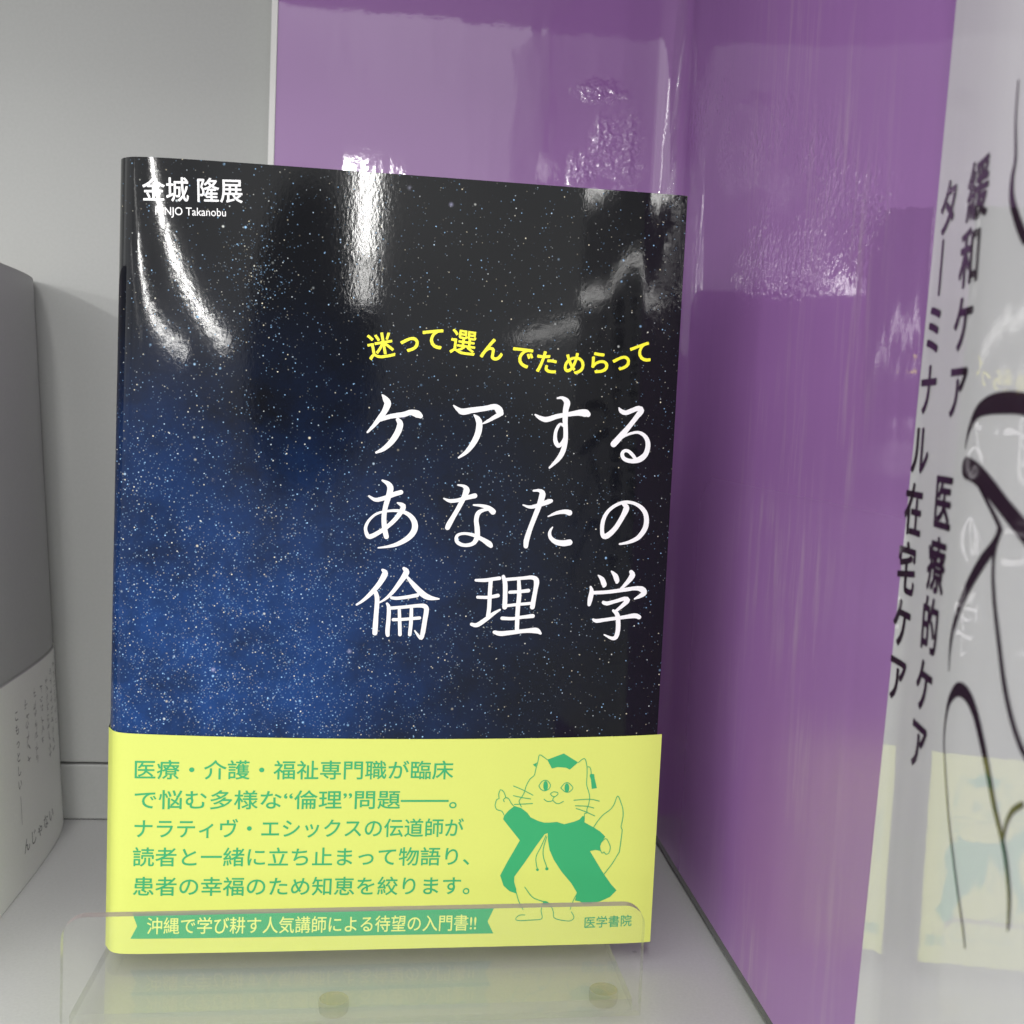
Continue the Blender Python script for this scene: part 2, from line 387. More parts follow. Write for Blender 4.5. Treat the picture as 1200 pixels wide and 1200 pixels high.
    def build(s, name, material, parent): return link(name, s.v, s.f, material, parent, s.uv)
_cache = {}
STRIKES = [(0, 0), (1, 0.3), (-1, -0.3), (0.3, 1), (-0.3, -1), (0.7, -0.7), (-0.7, 0.7)]
def glyphs(body, bold):
    if (body, bold) in _cache: return _cache[(body, bold)]
    cu = bpy.data.curves.new('lettering_source', 'FONT'); cu.body = body; cu.offset = bold; cu.resolution_u = 4
    o = bpy.data.objects.new('lettering_source', cu); COL.objects.link(o)
    bpy.context.view_layer.update()
    me = bpy.data.meshes.new_from_object(o.evaluated_get(bpy.context.evaluated_depsgraph_get()))
    r = ([(v.co.x, v.co.y) for v in me.vertices], [tuple(p.vertices) for p in me.polygons])
    bpy.data.objects.remove(o); bpy.data.curves.remove(cu); bpy.data.meshes.remove(me)
    _cache[(body, bold)] = r; return r
def sc(L): return [[tuple(c/100 for c in q) for q in s_] for s_ in L]

# ------------------------------------------------------------------ the shelf: board, back panel with its skirting, side panel
v, f = box(-420, 420, -300, 0, -18, 0)
structure(link('shelf_board', v, f, M_BOARD))
structure(bevelled_box('back_wall', (-420, 420, 0, 16, 21.6, 460), M_WALL, bev=0.5))
structure(bevelled_box('skirting', (-420, 420, -0.6, 14, 0.25, 20.9), M_WALL, bev=0.6))
v, f = box(-420, 420, 15, 17, -18, 460); structure(link('wall_backing', v, f, M_DARK))
structure(bevelled_box('upper_shelf', (-420, 175, -250, -0.2, 376, 394), M_BOARD, bev=0.8))
v, f = box(175.2, 192, -300, -0.8, 0.1, 460); structure(link('side_wall', v, f, M_SIDE))
TITLE = [[[[6740,15240,36],[6823,15137,143],[6891,15015,179],[6809,14796,150],[6674,14593,129],[6537,14408,93],[6383,14233,50]],[[6710,14584,107],[6975,14678,122],[7331,14748,136],[7509,14809,144],[7690,14771,194],[7771,14724,130]],[[7175,14597,108],[7240,14492,158],[7187,14274,165],[7034,14015,151],[6826,13809,115],[6633,13704,57]]],[[[8650,15041,36],[8770,14948,109],[8900,14889,167],[9135,14936,153],[9498,15003,138],[9760,15058,153],[9885,14969,205],[9944,14892,132]],[[9915,14876,132],[9729,14755,102],[9532,14634,66],[9460,14598,36]],[[9213,14813,44],[9309,14719,138],[9362,14583,168],[9336,14328,168],[9226,14069,153],[9053,13825,109],[8841,13653,51]]],[[[10874,14897,44],[11008,14818,110],[11196,14779,140],[11489,14880,126],[11785,14944,118],[12082,15001,163],[12270,14995,208],[12328,14968,149]],[[11465,15369,52],[11595,15382,89],[11731,15271,170],[11705,15050,155],[11705,14757,141],[11734,14465,126],[11735,14207,134],[11685,13948,141],[11564,13722,126],[11333,13473,52]],[[11677,14628,81],[11574,14671,74],[11487,14546,89],[11450,14379,96],[11466,14196,119],[11547,14082,119],[11637,14148,89],[11705,14298,67]]],[[[13185,15183,37],[13246,15101,112],[13381,15059,127],[13548,15125,127],[13735,15196,135],[13814,15137,165],[13691,14954,135],[13496,14687,135],[13283,14419,165],[13086,14189,172]],[[13161,14210,82],[13323,14383,67],[13545,14496,68],[13771,14536,83],[13968,14429,113],[14056,14228,136],[14013,13966,143],[13850,13803,158],[13624,13742,120],[13412,13793,113],[13340,13921,105],[13400,14016,90],[13514,14009,90],[13634,13914,98],[13728,13798,90]]],[[[6483,12532,50],[6659,12440,101],[6908,12499,116],[7157,12609,123],[7328,12666,123]],[[6820,12967,50],[6985,12875,130],[7043,12751,166],[6997,12531,145],[6925,12238,130],[6899,11946,130],[6931,11656,138],[6981,11456,131]],[[7245,12376,43],[7366,12325,123],[7404,12254,138],[7251,11994,123],[7042,11769,109],[6796,11579,116],[6531,11443,123],[6437,11568,94],[6425,11713,87],[6516,11898,72],[6707,12068,65],[6993,12149,65],[7317,12160,87],[7575,12059,116],[7720,11862,153],[7717,11643,160],[7561,11437,146],[7278,11264,109],[6991,11183,65],[6775,11151,36]]],[[[8484,12538,37],[8651,12478,95],[8870,12504,103],[9123,12585,117],[9323,12640,132]],[[8853,12916,44],[9019,12886,88],[9089,12786,169],[9031,12601,139],[8913,12340,125],[8777,12079,125],[8658,11855,147],[8614,11751,132]],[[9297,12389,44],[9537,12372,88],[9725,12311,133],[9832,12223,162]],[[9781,12288,52],[9579,12259,88],[9435,12173,125],[9388,11988,125],[9424,11731,140],[9426,11509,140],[9323,11340,111],[9104,11286,96],[8917,11347,103],[8865,11456,96],[8908,11561,81],[9090,11607,74],[9350,11563,96],[9576,11458,118],[9767,11342,156],[9817,11288,111]]],[[[6912,10551,73],[6980,10460,160],[6845,10189,139],[6637,9927,117],[6427,9720,80],[6251,9595,51]],[[6753,9930,109],[6795,9747,124],[6783,9378,124],[6770,9008,139],[6765,8831,132]],[[7483,10609,88],[7552,10511,161],[7422,10276,132],[7215,9977,102],[7040,9789,73],[6863,9667,44]],[[7583,10372,73],[7792,10137,132],[8019,9921,162],[8206,9829,133],[8464,9801,37]],[[7178,9803,81],[7331,9795,88],[7621,9838,95],[7874,9892,103]],[[7064,9642,66],[7115,9532,103],[7116,9199,110],[7101,8903,117],[7112,8785,103]],[[7104,9517,88],[7521,9559,88],[7885,9603,96],[8069,9596,125],[8131,9508,133],[8101,9218,126],[8059,8883,126],[8021,8714,96],[7934,8787,74],[7838,8916,37]],[[7243,9209,88],[7534,9226,81],[7953,9271,88]],[[7396,9508,81],[7419,9168,96],[7439,8805,96]],[[7723,9537,88],[7726,9174,103],[7703,8810,96]]],[[[9447,10336,74],[9699,10342,97],[9920,10380,97],[10097,10407,97]],[[9855,10334,112],[9845,9961,112],[9843,9588,112],[9822,9370,112]],[[9514,9872,82],[9793,9874,89],[10070,9929,104]],[[9379,9123,89],[9528,9103,119],[9745,9249,119],[9962,9422,97],[10143,9538,52]],[[10196,10454,97],[10253,10269,127],[10268,9933,127],[10271,9615,135]],[[10244,10373,89],[10691,10421,90],[11001,10448,112],[11118,10357,150],[11100,10102,120],[11063,9838,128],[11036,9631,135]],[[10391,10029,90],[10670,10054,90],[10905,10086,105]],[[10314,9654,82],[10649,9698,82],[11034,9740,83]],[[10627,10353,97],[10655,9979,120],[10635,9604,120],[10631,9266,120],[10637,8965,113]],[[10210,9307,97],[10491,9301,90],[10740,9343,90],[11058,9387,113]],[[10014,8917,97],[10191,8882,135],[10497,8918,120],[10870,8969,113],[11172,8982,158],[11292,8909,76]]],[[[10654,12434,37],[10862,12382,89],[11120,12457,112],[11340,12542,134],[11422,12571,104]],[[10923,12831,52],[11083,12841,89],[11173,12748,171],[11101,12449,149],[10986,12112,134],[10871,11774,134],[10792,11475,149],[10781,11307,127]],[[11360,12142,37],[11580,12242,90],[11804,12287,120],[11948,12261,157]],[[11494,11849,37],[11425,11717,82],[11451,11568,105],[11600,11450,135],[11809,11418,165],[11989,11446,165]]],[[[13441,12545,76],[13542,12448,166],[13441,12189,136],[13266,11884,136],[13086,11691,151],[12955,11638,144],[12891,11760,113],[12902,12060,113],[13022,12326,98],[13240,12512,91],[13495,12603,91],[13765,12575,91],[14003,12433,121],[14123,12211,137],[14109,11910,145],[13931,11641,129],[13670,11501,91],[13405,11437,53]]],[[[12848,10549,38],[12960,10446,129],[13025,10296,144],[13020,10258,91]],[[13216,10671,46],[13330,10549,137],[13383,10418,137],[13382,10373,91]],[[13773,10666,114],[13817,10580,160],[13692,10388,122],[13510,10194,69]],[[12647,10223,61],[12680,10099,121],[12646,9872,137],[12627,9728,91]],[[12674,10062,99],[13094,10090,99],[13551,10157,107],[13933,10215,115],[14120,10181,169],[14180,10088,146],[14061,9997,107],[13911,9918,46]],[[13032,9797,99],[13130,9772,114],[13376,9842,99],[13622,9916,115],[13712,9876,145],[13574,9721,107],[13372,9546,76]],[[13321,9575,76],[13434,9471,130],[13477,9244,130],[13478,9015,130],[13430,8831,123],[13316,8799,92],[13099,8894,38]],[[12759,9318,61],[12849,9278,107],[13134,9321,99],[13592,9391,100],[13937,9443,138],[14067,9407,123]]]]
CAT_FILLS = [[[10789,4028],[10987,3966],[11163,3833],[11261,3700],[11489,3592],[11649,3546],[11807,3545],[12017,3562],[12227,3494],[12488,3559],[12657,3625],[12745,3731],[12799,3704],[12807,3544],[13081,3394],[13274,3272],[13429,3123],[13342,2989],[13297,2842],[13325,2707],[13323,2703],[13164,2740],[13009,2706],[13180,2440],[13446,2031],[13673,1727],[13841,1547],[13657,1355],[13382,1235],[13070,1169],[12895,1172],[12787,1245],[12646,1272],[12686,1512],[12516,1779],[12221,2118],[11979,2472],[11845,2753],[11786,3033],[11770,3243],[11685,3209],[11428,2827],[11140,2376],[10883,1995],[10882,1855],[10950,1644],[10967,1504],[10765,1577],[10586,1737],[10477,2036],[10659,2417],[10989,3040],[10700,3390],[10488,3652],[10515,3757],[10638,3902]],[[11655,5347],[12118,5525],[12539,5269],[12312,5062],[12204,5115],[11966,5136],[11798,5094]],[[11256,5207],[11371,5268],[11338,5136]],[[12908,4943],[13015,4930],[13035,4810],[13115,4530],[12965,4504],[12930,4770],[12885,4890]],[[11714,4599],[11711,4545],[11699,4498],[11678,4467],[11653,4457],[11626,4468],[11602,4499],[11585,4545],[11578,4600],[11580,4654],[11593,4701],[11613,4732],[11639,4743],[11666,4732],[11689,4701],[11706,4654]],[[12322,4540],[12319,4489],[12307,4446],[12286,4417],[12260,4407],[12233,4417],[12210,4446],[12193,4489],[12185,4540],[12188,4591],[12200,4634],[12221,4663],[12247,4673],[12274,4663],[12297,4634],[12314,4591]],[[11742,1280],[11847,1261],[11904,1154],[11748,1157]],[[11568,2189],[11566,2174],[11557,2162],[11544,2154],[11529,2151],[11513,2154],[11499,2163],[11489,2175],[11485,2190],[11488,2205],[11496,2217],[11509,2226],[11525,2228],[11541,2225],[11555,2217],[11564,2204]],[[11843,2210],[11840,2193],[11831,2178],[11815,2169],[11797,2165],[11778,2169],[11762,2179],[11751,2194],[11746,2211],[11749,2229],[11759,2244],[11774,2253],[11793,2257],[11811,2253],[11827,2243],[11839,2228]]]
CAT_LINES = [[[11655,5347],[11533,5437],[11426,5484],[11395,5300],[11341,5062],[11309,4904],[11197,4799],[11101,4614],[11046,4403],[10961,4244],[10913,4165],[10985,4006]],[[12548,5269],[12714,5381],[12791,5169],[12810,4903],[12813,4637],[12882,4424],[12917,4264],[12900,4077],[12855,3917],[12860,3811],[12795,3798],[12799,3597]],[[12805,5142],[12872,5137],[12910,5062],[12927,4943]],[[11454,4600],[11540,4732],[11670,4758],[11781,4626],[11734,4507],[11618,4459],[11511,4507],[11454,4600]],[[12080,4540],[12173,4665],[12278,4691],[12402,4585],[12418,4518],[12330,4426],[12212,4426],[12080,4540]],[[11793,4374],[11869,4427],[11988,4413],[12004,4360],[11916,4286],[11835,4316],[11793,4374]],[[11916,4286],[11873,4241],[11868,4188],[11804,4156],[11698,4162],[11617,4221]],[[11868,4188],[11937,4121],[12031,4086],[12172,4155]],[[10737,4601],[11029,4477],[11297,4336]],[[10749,4324],[10986,4271],[11236,4230]],[[10787,4073],[11047,4085],[11295,4098]],[[12470,4186],[12933,4211],[13201,4156]],[[12518,4026],[12837,4011],[13052,3957]],[[12549,3946],[12791,3864],[13090,3729]],[[10500,3784],[10444,3882],[10299,3930],[10248,4036],[10253,4102],[10286,4220],[10350,4247],[10332,4365],[10378,4497],[10472,4431],[10531,4272],[10468,4220],[10497,4154]],[[10531,4272],[10610,4246],[10694,4113],[10763,4034]],[[13080,3408],[13179,3568],[13329,3754],[13534,3914],[13633,4061],[13722,4301],[13832,4100],[13895,3912],[13912,3697],[13869,3402],[13908,3321],[13889,3025],[13856,2648],[13851,2662],[13675,2346],[13446,2031]],[[13310,2949],[13444,3071],[13557,2912],[13588,2788],[13554,2648],[13468,2613],[13412,2684],[13362,2639],[13304,2738]],[[11721,3174],[11598,2860],[11474,2582],[11484,2372],[11526,2197]],[[11747,3138],[11669,2825],[11674,2580],[11761,2334],[11801,2228]],[[10955,1539],[11035,1292],[11167,1044]],[[11226,884],[11071,877],[10972,783],[11044,722],[11354,730],[11698,752],[11721,857],[11687,999],[11744,1245],[11848,1250],[11957,1135],[12014,1029],[12047,922],[12060,798],[12220,724],[12536,683],[12642,787],[12557,948]],[[12519,1020],[12594,1266],[12672,1441]],[[11189,1693],[11390,1427],[11532,1337],[11743,1263]]]
DRAWING = [[[25891,20995,59],[25906,20417,79],[26014,19816,119],[25950,19509,179],[26010,19176,238],[26315,18779,271],[26588,18509,264]],[[24836,15354,35],[24929,15638,137],[25232,15932,286],[25714,16051,417],[26328,16083,472],[26905,16064,448],[27375,15997,430]],[[24939,15032,503],[25420,14956,476],[26017,14758,449],[26610,14510,426],[27191,14279,442],[27569,14117,428]],[[25514,14824,150],[25962,14540,123],[26417,14258,138],[26558,14141,156]],[[26529,14138,156],[26334,13881,259],[25917,13563,312],[25488,13160,282],[25139,12726,204],[24891,12251,140],[24843,11907,71],[24866,11606,35]],[[26470,14132,118],[26381,13622,119],[26504,13110,138],[26793,12504,155],[27102,11920,170],[27434,11490,166],[27789,11184,161],[28077,11045,157]],[[26421,7519,62],[26268,7798,84],[26080,8067,85],[25730,8604,87],[25344,9253,79],[24989,10042,70],[24856,10489,71],[24893,10896,118],[25032,11179,209],[25330,11395,313],[25720,11404,322],[26092,11220,291],[26451,10853,262],[26773,10453,235],[27091,10027,192],[27415,9686,168],[27639,9385,165],[27828,8951,145],[27876,8526,90],[27860,8455,36]],[[27479,9646,93],[27543,9926,111],[27721,10180,127],[28011,10369,123]]]
# ------------------------------------------------------------------ the book on display
BO = Vector((0.0, -123.33, 7.36)); BU = Vector((0.99909, 0.042566, 0.0)).normalized()
BV = Vector((0.00016, -0.00371, 0.99999)).normalized(); BN = BU.cross(BV)          # BN points to the viewer
BW, BH, THICK, ULEFT = 148.0, 210.0, 20.0, -1.8
def sm(x): x = min(1, max(0, x)); return x*x*(3-2*x)
def depth(u, v):
    bow = 0.5+2.3*sm((v-60)/150)
    d = 5.0*math.exp(-(u-ULEFT)/1.6)+bow*math.exp(-max(u, 0)/12.0)
    d += 0.6*math.exp(-(BW-u)/5.0)
    d += 0.08*math.sin(u/23.0+0.6)*math.sin(v/61.0+0.3)+0.025*math.sin(u/11.0+v/47.0)
    return d
def cover(u, v, h=0.0): return BO+BU*u+BV*v-BN*(depth(u, v)-h)
def wrap(w, v, h):
    """w runs from the fore edge (148) over the front, round the spine and along the back"""
    if w >= ULEFT: return cover(w, v, h)
    s = ULEFT-w; d0 = depth(ULEFT, v); span = THICK-d0
    if s <= span:
        return BO+BU*(ULEFT-h-0.5*math.sin(math.pi*s/span))+BV*v-BN*(d0+s)
    return BO+BU*(ULEFT+(s-span))+BV*v-BN*(THICK+h)
ws = frange(BW, 12, 2.0)+frange(11.5, 4, 0.75)+frange(3.6, ULEFT, 0.2)+frange(ULEFT-0.5, -17, 0.8)+frange(-18, -160, 4.0)
book = empty('book', BO)
tag(book, 'standing paperback with starry blue jacket and bright yellow band, behind the acrylic lip', 'book')
vs = frange(0, BH, 3.0)
ve, fa = grid(ws, vs, lambda w, v_: wrap(w, v_, 0.0))
jacket = link('jacket', ve, fa, M_STAR, book, [(w/100, v_/100) for v_ in vs for w in ws], True)
jacket['label'] = 'glossy night sky jacket with white title'
pv = []
for (u_, d_) in ((1.0, 5.2), (145.0, 1.4), (145.0, THICK-1), (1.0, THICK-1)):
    for v_ in (1.5, BH-1.5): pv.append(BO+BU*u_+BV*v_-BN*d_)
pages = link('page_block', pv, [(0, 2, 3, 1), (2, 4, 5, 3), (4, 6, 7, 5), (6, 0, 1, 7), (1, 3, 5, 7), (0, 6, 4, 2)], M_PAGES, book)
pr = Print(cover, 0.05)
for g in TITLE:
    for k, s_ in enumerate(sc(g)): pr.stroke(s_, lift=0.03*k)
pr.build('title_lettering', M_TITLE, jacket)
pr = Print(cover, 0.05)
SUBTITLE = [('迷', 66.5, 165.3, 12), ('っ', 74.0, 166.9, 11), ('て', 80.4, 167.9, 3), ('選', 88.4, 167.4, -5), ('ん', 96.3, 166.0, -10), ('で', 104.5, 164.4, -9), ('た', 111.2, 163.2, -4), ('め', 118.8, 163.3, 2), ('ら', 125.7, 163.9, 6), ('っ', 131.7, 164.9, 11), ('て', 137.3, 167.1, 17)]
for c, a, b, an in SUBTITLE:
    k = 7.2 if c in '迷選' else 6.6
    pr.char(c, a, b, k, k, an, 0.015 if c in '迷選' else 0.024)
pr.build('subtitle_lettering', M_SUB, jacket)
pr = Print(cover, 0.05)
pr.text('金城 隆展', 4.7, 201.9, 29.8, 202.9, 6.5, 0.012)
pr.build('author_lettering', M_TITLE, jacket)
pr = Print(cover, 0.05)
pr.text('KINJO Takanobu', 8.1, 196.7, 25.8, 197.3, 2.9, 0.004)
pr.build('roman_lettering', M_TITLE, jacket)

# yellow paper band round the lower part
def obi_top(w): return 59.15+1.35*((min(max(w, -2), 150)-72)/74)**2
def obi(u, v, h=0.0): return cover(u, v, h+0.40+0.10*math.sin(u/31.0+v/40.0))
wo_ = [149.3]+ws
rows = frange(0, 1, 0.05)
ve, fa = grid(wo_, rows, lambda w, k: wrap(w, -0.25+k*(obi_top(w)+0.25), 0.40+0.10*math.sin(w/31.0+(-0.25+k*(obi_top(w)+0.25))/40.0)*(1 if w >= -1 else 0)))
band_o = link('paper_band', ve, fa, M_OBI, book, None, True)
band_o['label'] = 'bright yellow paper band with green printing'
pr = Print(obi, 0.04)
for body, a, b in (('医療・介護・福祉専門職が臨床', (5.7, 50.6), (90.4, 50.5)), ('で悩む多様な“倫理”問題――。', (5.8, 42.4), (91.7, 42.2)),
                   ('ナラティヴ・エシックスの伝道師が', (5.9, 34.5), (93.9, 34.2)), ('読者と一緒に立ち止まって物語り、', (5.6, 26.7), (95.9, 26.0)),
                   ('患者の幸福のため知恵を絞ります。', (5.8, 18.6), (96.3, 17.6))):
    pr.text(body, *a, *b, 5.6, 0.010)
pr.build('blurb_lettering', M_GREEN, band_o)
pr = Print(obi, 0.04)
pr.poly([(5.7, 11.1), (40, 11.15), (70, 11.15), (103.5, 11.0), (101.8, 7.1), (103.6, 3.6), (70, 3.8), (40, 3.9), (5.3, 4.0), (7.0, 7.5)][::-1])
pr.build('ribbon_banner', M_GREEN, band_o)
pr = Print(obi, 0.08)
pr.text('沖縄で学び耕す人気講師による待望の入門書!!', 9.6, 7.6, 98.6, 6.9, 5.0, 0.006)
pr.build('banner_lettering', M_OBI_KNOCK, band_o)
pr = Print(obi, 0.04)
pr.text('医学書院', 129.6, 6.2, 143.3, 6.5, 3.6, 0.012)
pr.build('publisher_lettering', M_GREEN, band_o)
pr = Print(obi, 0.04)
for k, s_ in enumerate(sc(CAT_FILLS)): pr.poly(s_, 0.004*k)
for k, s_ in enumerate(sc(CAT_LINES)): pr.stroke(s_, 0.24, 0.04+0.002*k, 0.5)
pr.build('cat_drawing', M_GREEN, band_o)

# ------------------------------------------------------------------ clear acrylic stand with upright lip
AX = BU; AN = BN                                                   # the lip runs parallel to the cover
AO = Vector((-3.5, -157.55, 3.9))
stand = empty('acrylic_stand', (67, -130, 0))
tag(stand, 'clear acrylic book stand with low rounded front lip, under the starry book', 'book stand')
LW, LH, R_, TH = 142.6, 28.6, 5.5, 2.6
def lip_outline():
    pts = [(0, 0), (LW, 0)]
    for k in range(9): a = math.pi/2*k/8; pts.append((LW-R_+R_*math.cos(a), LH-R_+R_*math.sin(a)))
    for k in range(9): a = math.pi/2+math.pi/2*k/8; pts.append((R_+R_*math.cos(a), LH-R_+R_*math.sin(a)))
    return pts
out_ = lip_outline(); n = len(out_)
tilt = lambda x: 0.6*x/LW
ve = [AO+AX*x+Vector((0, 0, 1))*(z+tilt(x)*(z > 1)) for x, z in out_]+[AO+AX*x+Vector((0, 0, 1))*(z+tilt(x)*(z > 1))-AN*TH for x, z in out_]
fa = [tuple(range(n)), tuple(range(2*n-1, n-1, -1))]+[(i, n+i, n+(i+1) % n, (i+1) % n) for i in range(n)]
link('front_lip', ve, fa, None, stand, mats=[M_ACRYL, M_ACRYL_EDGE, M_ACRYL_TOP], fmat=[0, 0]+[2 if 4 < i < n-4 else 1 for i in range(n)])
b0 = AO-AN*(TH+0.05)+AX*1.6; DY = Vector((0.0, 1.0, 0))
q = [b0, b0+AX*(LW-3.2), b0+AX*(LW-3.2)+Vector((-1.0, 76, 0)), b0+Vector((0.2, 76, 0))]
ve = q+[a+Vector((0, 0, 3.1)) for a in q]
link('base_plate', ve, [(0, 3, 2, 1), (4, 5, 6, 7), (0, 1, 5, 4), (1, 2, 6, 5), (2, 3, 7, 6), (3, 0, 4, 7)], None, stand, mats=[M_ACRYL, M_ACRYL_EDGE], fmat=[0, 0, 1, 1, 1, 1])
def foot(x, y):
    ve, fa = [], []; prof = [(3.2, 0.05), (3.7, 0.6), (3.9, 2.0), (3.9, 3.6), (3.7, 3.86)]
    for r_, z_ in prof:
        for k in range(24): a = 2*math.pi*k/24; ve.append((x+r_*math.cos(a), y+r_*math.sin(a), z_))
    for j in range(len(prof)-1):
        for k in range(24): fa.append((j*24+k, j*24+(k+1) % 24, (j+1)*24+(k+1) % 24, (j+1)*24+k))
    fa += [tuple(range(23, -1, -1)), tuple(range((len(prof)-1)*24, len(prof)*24))]
    k = (len(prof)-1)*24
    link('rubber_foot', ve, fa, None, stand, mats=[M_FOOT_RIM, M_FOOT], fmat=[0]*k+[0, 1])
foot(60.6, -141.5); foot(132.0, -137.5); foot(66, -92); foot(128, -90)

# ------------------------------------------------------------------ grey book standing edge-on at the left
gb = empty('grey_book', (-60, -70, 0))
tag(gb, 'plain dark grey book with a pale grey band, at the left edge, facing sideways', 'book')
GH, GWD, GTH = 196.0, 124.0, 22.0
def gcover(t, z, h=0.0):
    x = -41.1-11.7*z/199.0-4.6*math.exp(-t/16.0)*(1.0+0.25*z/199.0)+0.25*math.sin(t/30.0)
    return Vector((x+h, -1.2-t, z+0.15))
def gwrap(w, z, h):
    if w >= 0: return gcover(w, z, h)
    s = -w
    if s <= GTH: p0 = gcover(0, z); return Vector((p0.x-s, p0.y+h*0.5+0.7*math.sin(math.pi*s/GTH), p0.z))
    p0 = gcover(s-GTH, z); return Vector((p0.x-GTH-h, p0.y, p0.z))
gw = frange(GWD, 20, 4.0)+frange(19, 0, 1.0)+frange(-1, -GTH, 2.0)+frange(-GTH-1, -GTH-GWD, 6.0)
gv = frange(0, GH, 8.0)
ve, fa = grid(gw, gv, lambda w, z: gwrap(w, z, 0))
gj = link('jacket', ve, fa, M_GREY, gb, None, True)
gj['label'] = 'plain dark grey jacket'
p_ = [gcover(1.5, z) for z in (2, GH-2)]+[gcover(GWD-3, z) for z in (2, GH-2)]
ve = [Vector((a.x-dx, a.y, a.z)) for a in p_ for dx in (1.5, GTH-1)]
link('page_block', ve, [(0, 1, 3, 2), (4, 6, 7, 5), (0, 4, 5, 1), (2, 3, 7, 6), (0, 2, 6, 4), (1, 5, 7, 3)], M_PAGES, gb)
GBZ = lambda t: 66.3+0.012*t
rows = frange(0, 1, 0.1)
ve, fa = grid([GWD+0.4]+gw, rows, lambda w, k: gwrap(w, k*GBZ(max(w, 0)), 0.3))
gband = link('paper_band', ve, fa, M_GREYBAND, gb, None, True)
gband['label'] = 'pale grey paper band with small faded vertical lettering'
pr = Print(lambda t, z, h: gcover(t, z, 0.3+h), 0.05)
pr_edge = Print(lambda t, z, h: gcover(t, z, 0.3+h), 0.03)
pr_edge.stroke([(t, GBZ(t)-0.2) for t in frange(0.5, GWD, 6.0)], 0.4)
pr_edge.build('band_edge', M_BANDEDGE, gband)
rnd = random.Random(3)
def marks(t, z0, z1, size):
    z = z0
    while z > z1:
        for _ in range(4):
            a, b = t+rnd.uniform(-.4, .4)*size, z+rnd.uniform(-.35, .35)*size
            an = rnd.choice((0, 0, math.pi/2, 0.9, -0.9)); l = size*rnd.uniform(.2, .42)
            pr.stroke([(a-l*math.cos(an), b-l*math.sin(an)), (a+l*math.cos(an), b+l*math.sin(an))], 0.22, 0.03*rnd.random())
        z -= size*1.15
for t, z0, z1 in ((5, 62, 45), (11, 61, 38), (18, 60, 32), (25, 59, 30), (33, 57, 37), (41, 57, 33), (50, 56, 37)):
    marks(t, z0, z1, 3.0)
for i, c in enumerate('こもっとしい'): pr.char(c, 60, 55-i*4.4, 3.8, 3.8, 0, 0.0, mirror=True)
pr.stroke([(60, 29), (60, 20)], 0.25)
for i, c in enumerate('いなゃじん'): pr.char(c, 27.5+7.2*i, 12.0, 6.4, 5.2, 0, 0.0, mirror=True)
pr.build('band_lettering', M_GREYINK, gband)

# ------------------------------------------------------------------ purple laminated section sign folded into the corner
KT = [(0, 0), (150, 0), (203, 2.6), (216, 3.3), (220, 6), (223.5, 9.3), (236, 10), (241, 9.8), (256, 6.9), (266, 6.3), (400, 6.3)]
def heading(t):
    for (a, ha), (b, hb) in zip(KT, KT[1:]):
        if t <= b: return math.radians(ha+(hb-ha)*(t-a)/(b-a))
    return math.radians(KT[-1][1])
SX = [172.3]
for i in range(400): SX.append(SX[-1]-math.tan((heading(i)+heading(i+1))/2))
def sign_x(t): i = min(int(t), 398); return SX[i]+(SX[i+1]-SX[i])*(t-i)
def sign(t, z, h=0.0):
    if t >= 12: return Vector((sign_x(t)-h, -t, z))
    r0 = 10.8                                     # rounded inside corner, then along the back panel
    if t > -5: a = (12-t)/17.0*math.pi/2; return Vector((172.3-r0+(r0-h)*math.cos(a), -12+(r0-h)*math.sin(a), z))
    return Vector((172.3-r0+(t+5), -1.2+0.0426*(t+5)-h, z))
T_LEFT = 25.2-(172.3-10.8)-5
BLOBS = [(-25, 275, 9, 4), (-23, 257, 5, 11), (-31, 246, 5, 8), (-14, 255, 5, 14), (30, 262, 22, 16), (56, 262, 14, 10), (65, 246, 12, 15), (95, 236, 22, 12), (120, 236, 18, 12), (145, 226, 20, 12), (160, 216, 18, 12), (178, 205, 22, 12), (105, 205, 24, 14), (140, 200, 24, 12)]
def lift_mask(t, z):
    m = max(math.exp(-((t-a)/ra)**2-((z-b)/rb)**2) for a, b, ra, rb in BLOBS)
    return max(0.0, m-0.1)*(1.1 if t > 0 else 2.2)
sg = empty('section_sign', (171, -100, 0))
tag(sg, 'glossy purple laminated shelf sign folded into the right corner, white panel with dark vertical lettering', 'sign')
ts = frange(T_LEFT, -5, 4.0)+frange(-4, 12, 1.0)+frange(13, 290, 1.0)
zs = frange(4.2, 374, 1.5)
ve, fa = grid(ts, zs, lambda t, z: sign(t, z))
cr_ = [lift_mask(t, z) for z in zs for t in ts]
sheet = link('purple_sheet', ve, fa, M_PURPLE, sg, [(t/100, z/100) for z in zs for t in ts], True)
sheet.data.attributes.new('crinkle', 'FLOAT', 'POINT').data.foreach_set('value', cr_)
ve, fa = grid(frange(14, 290, 4.0), [1.5, 4.15], lambda t, z: sign(t, z, -0.3))
link('film_border', ve, fa, M_FILM_EDGE, sg, None, True)
v, f = box(23.0, 25.1, -7.4, -0.05, 1, 374); link('white_edge', v, f, M_EDGE_WHITE, sg)
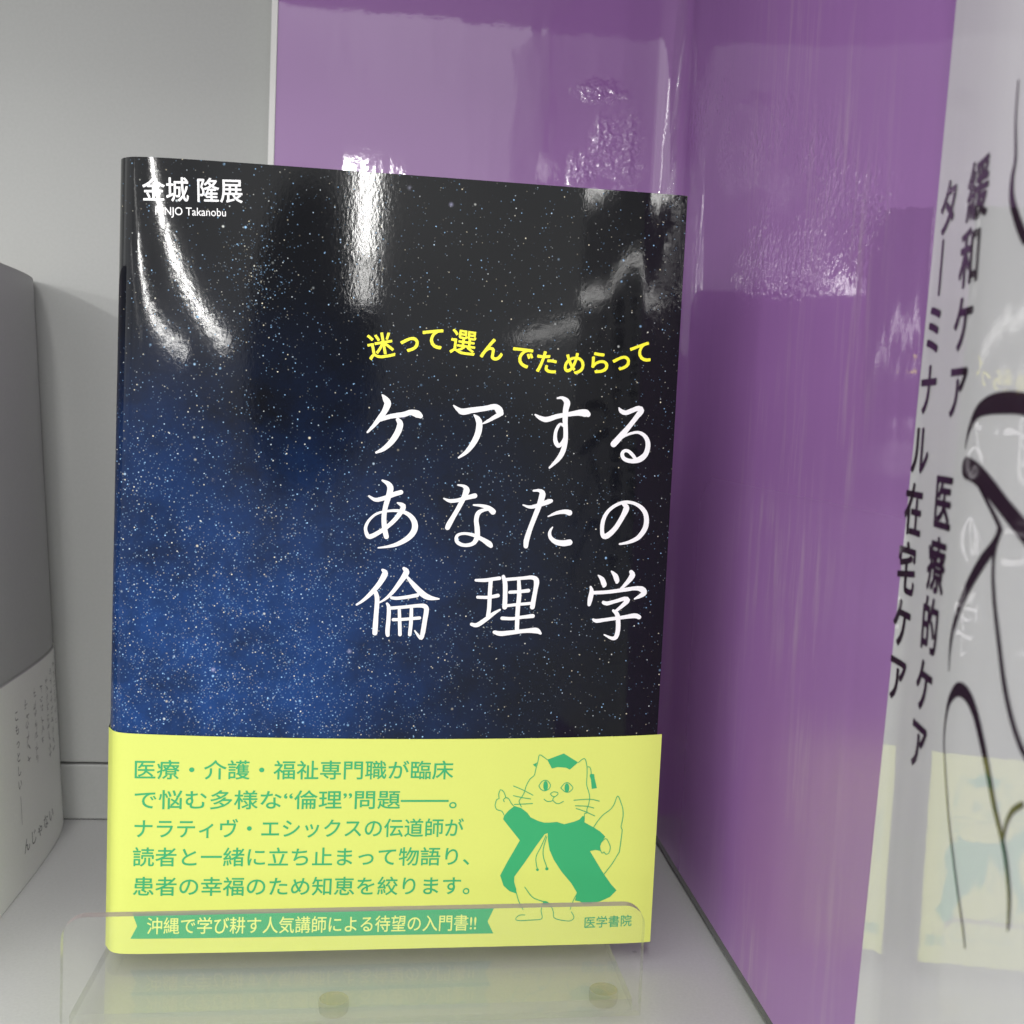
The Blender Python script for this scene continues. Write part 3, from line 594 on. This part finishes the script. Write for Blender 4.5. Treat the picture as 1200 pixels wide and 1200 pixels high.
# white panel printed on the side leaf, with rounded lower corner
def edge_t(z): return 209.0+15.4*(z-34)/200.0
prw = []
zz = frange(27.5, 374, 2.0)
us_ = [0]+frange(0.4, 100, 1.0)
def white_pt(k, z):
    t0 = edge_t(z)
    if z < 33: t0 += 5.5-math.sqrt(max(0, 5.5**2-(33-z)**2))
    t = t0+k*(290-t0)/100; return sign(t, z, 0.06), (t/100, z/100)
ve, fa = grid(us_, zz, lambda k, z: white_pt(k, z)[0])
wp = link('white_panel', ve, fa, M_WHITE, sg, [white_pt(k, z)[1] for z in zz for k in us_], True)
pr = Print(lambda t, z, h: sign(t, z, 0.06+h), 0.12)
SIGN_TEXT = [('緩', 244.9, 196.4), ('和', 243.3, 185.6), ('ケ', 242.4, 174.5), ('ア', 242.0, 163.2), ('医', 238.6, 143.8), ('療', 237.4, 132.6), ('的', 236.2, 121.5), ('ケ', 235.5, 110.3), ('ア', 234.6, 99.3), ('タ', 229.2, 196.4), ('丨', 227.0, 185.9), ('ミ', 225.6, 174.9), ('ナ', 224.8, 163.9), ('ル', 222.7, 152.6), ('在', 221.4, 141.2), ('宅', 219.8, 129.7), ('ケ', 219.4, 118.9), ('ア', 218.9, 108.0)]
for c, t, z in SIGN_TEXT:
    if c == '丨': pr.stroke([(t+0.3, z+4.6), (t, z-4.6)], 1.1); continue
    pr.char(c, t, z, 10.6, 10.6, 0, 0.022)
pr.build('vertical_lettering', M_SIGNINK, wp)
for part in (DRAWING[:1], DRAWING[1:6], DRAWING[6:]):
    pr = Print(lambda t, z, h: sign(t, z, 0.06+h), 0.12)
    for k, s_ in enumerate(sc(part)): pr.stroke([(a, b, w*0.74) for a, b, w in s_], lift=0.03*k, step=0.6)
    pr.build('line_drawing', M_SIGNINK, wp)
# pleat of loose clear film standing up along the fold, and film that has lifted and crumpled beside it
from mathutils import noise as mnoise
def pleat(k, z):
    a = 3.0*math.sin(k*math.pi)*(0.75+0.25*math.sin(z/9.0))
    x = 164.5+5.0*k+(z-240)*0.06+0.6*math.sin(z/13.0+k*4)
    w = sm((285-z)/30)
    return Vector((x+0.8*w*mnoise.noise(Vector((k*3, z/14, 0.5))), -3.0-a-2.5*k-1.1*w*mnoise.noise(Vector((k*5, z/7, 5.5))), z))
ve, fa = grid(frange(0, 1, 0.0625), frange(190, 374, 1.0), pleat)
link('film_pleat', ve, fa, M_FILM, sg, None, True)
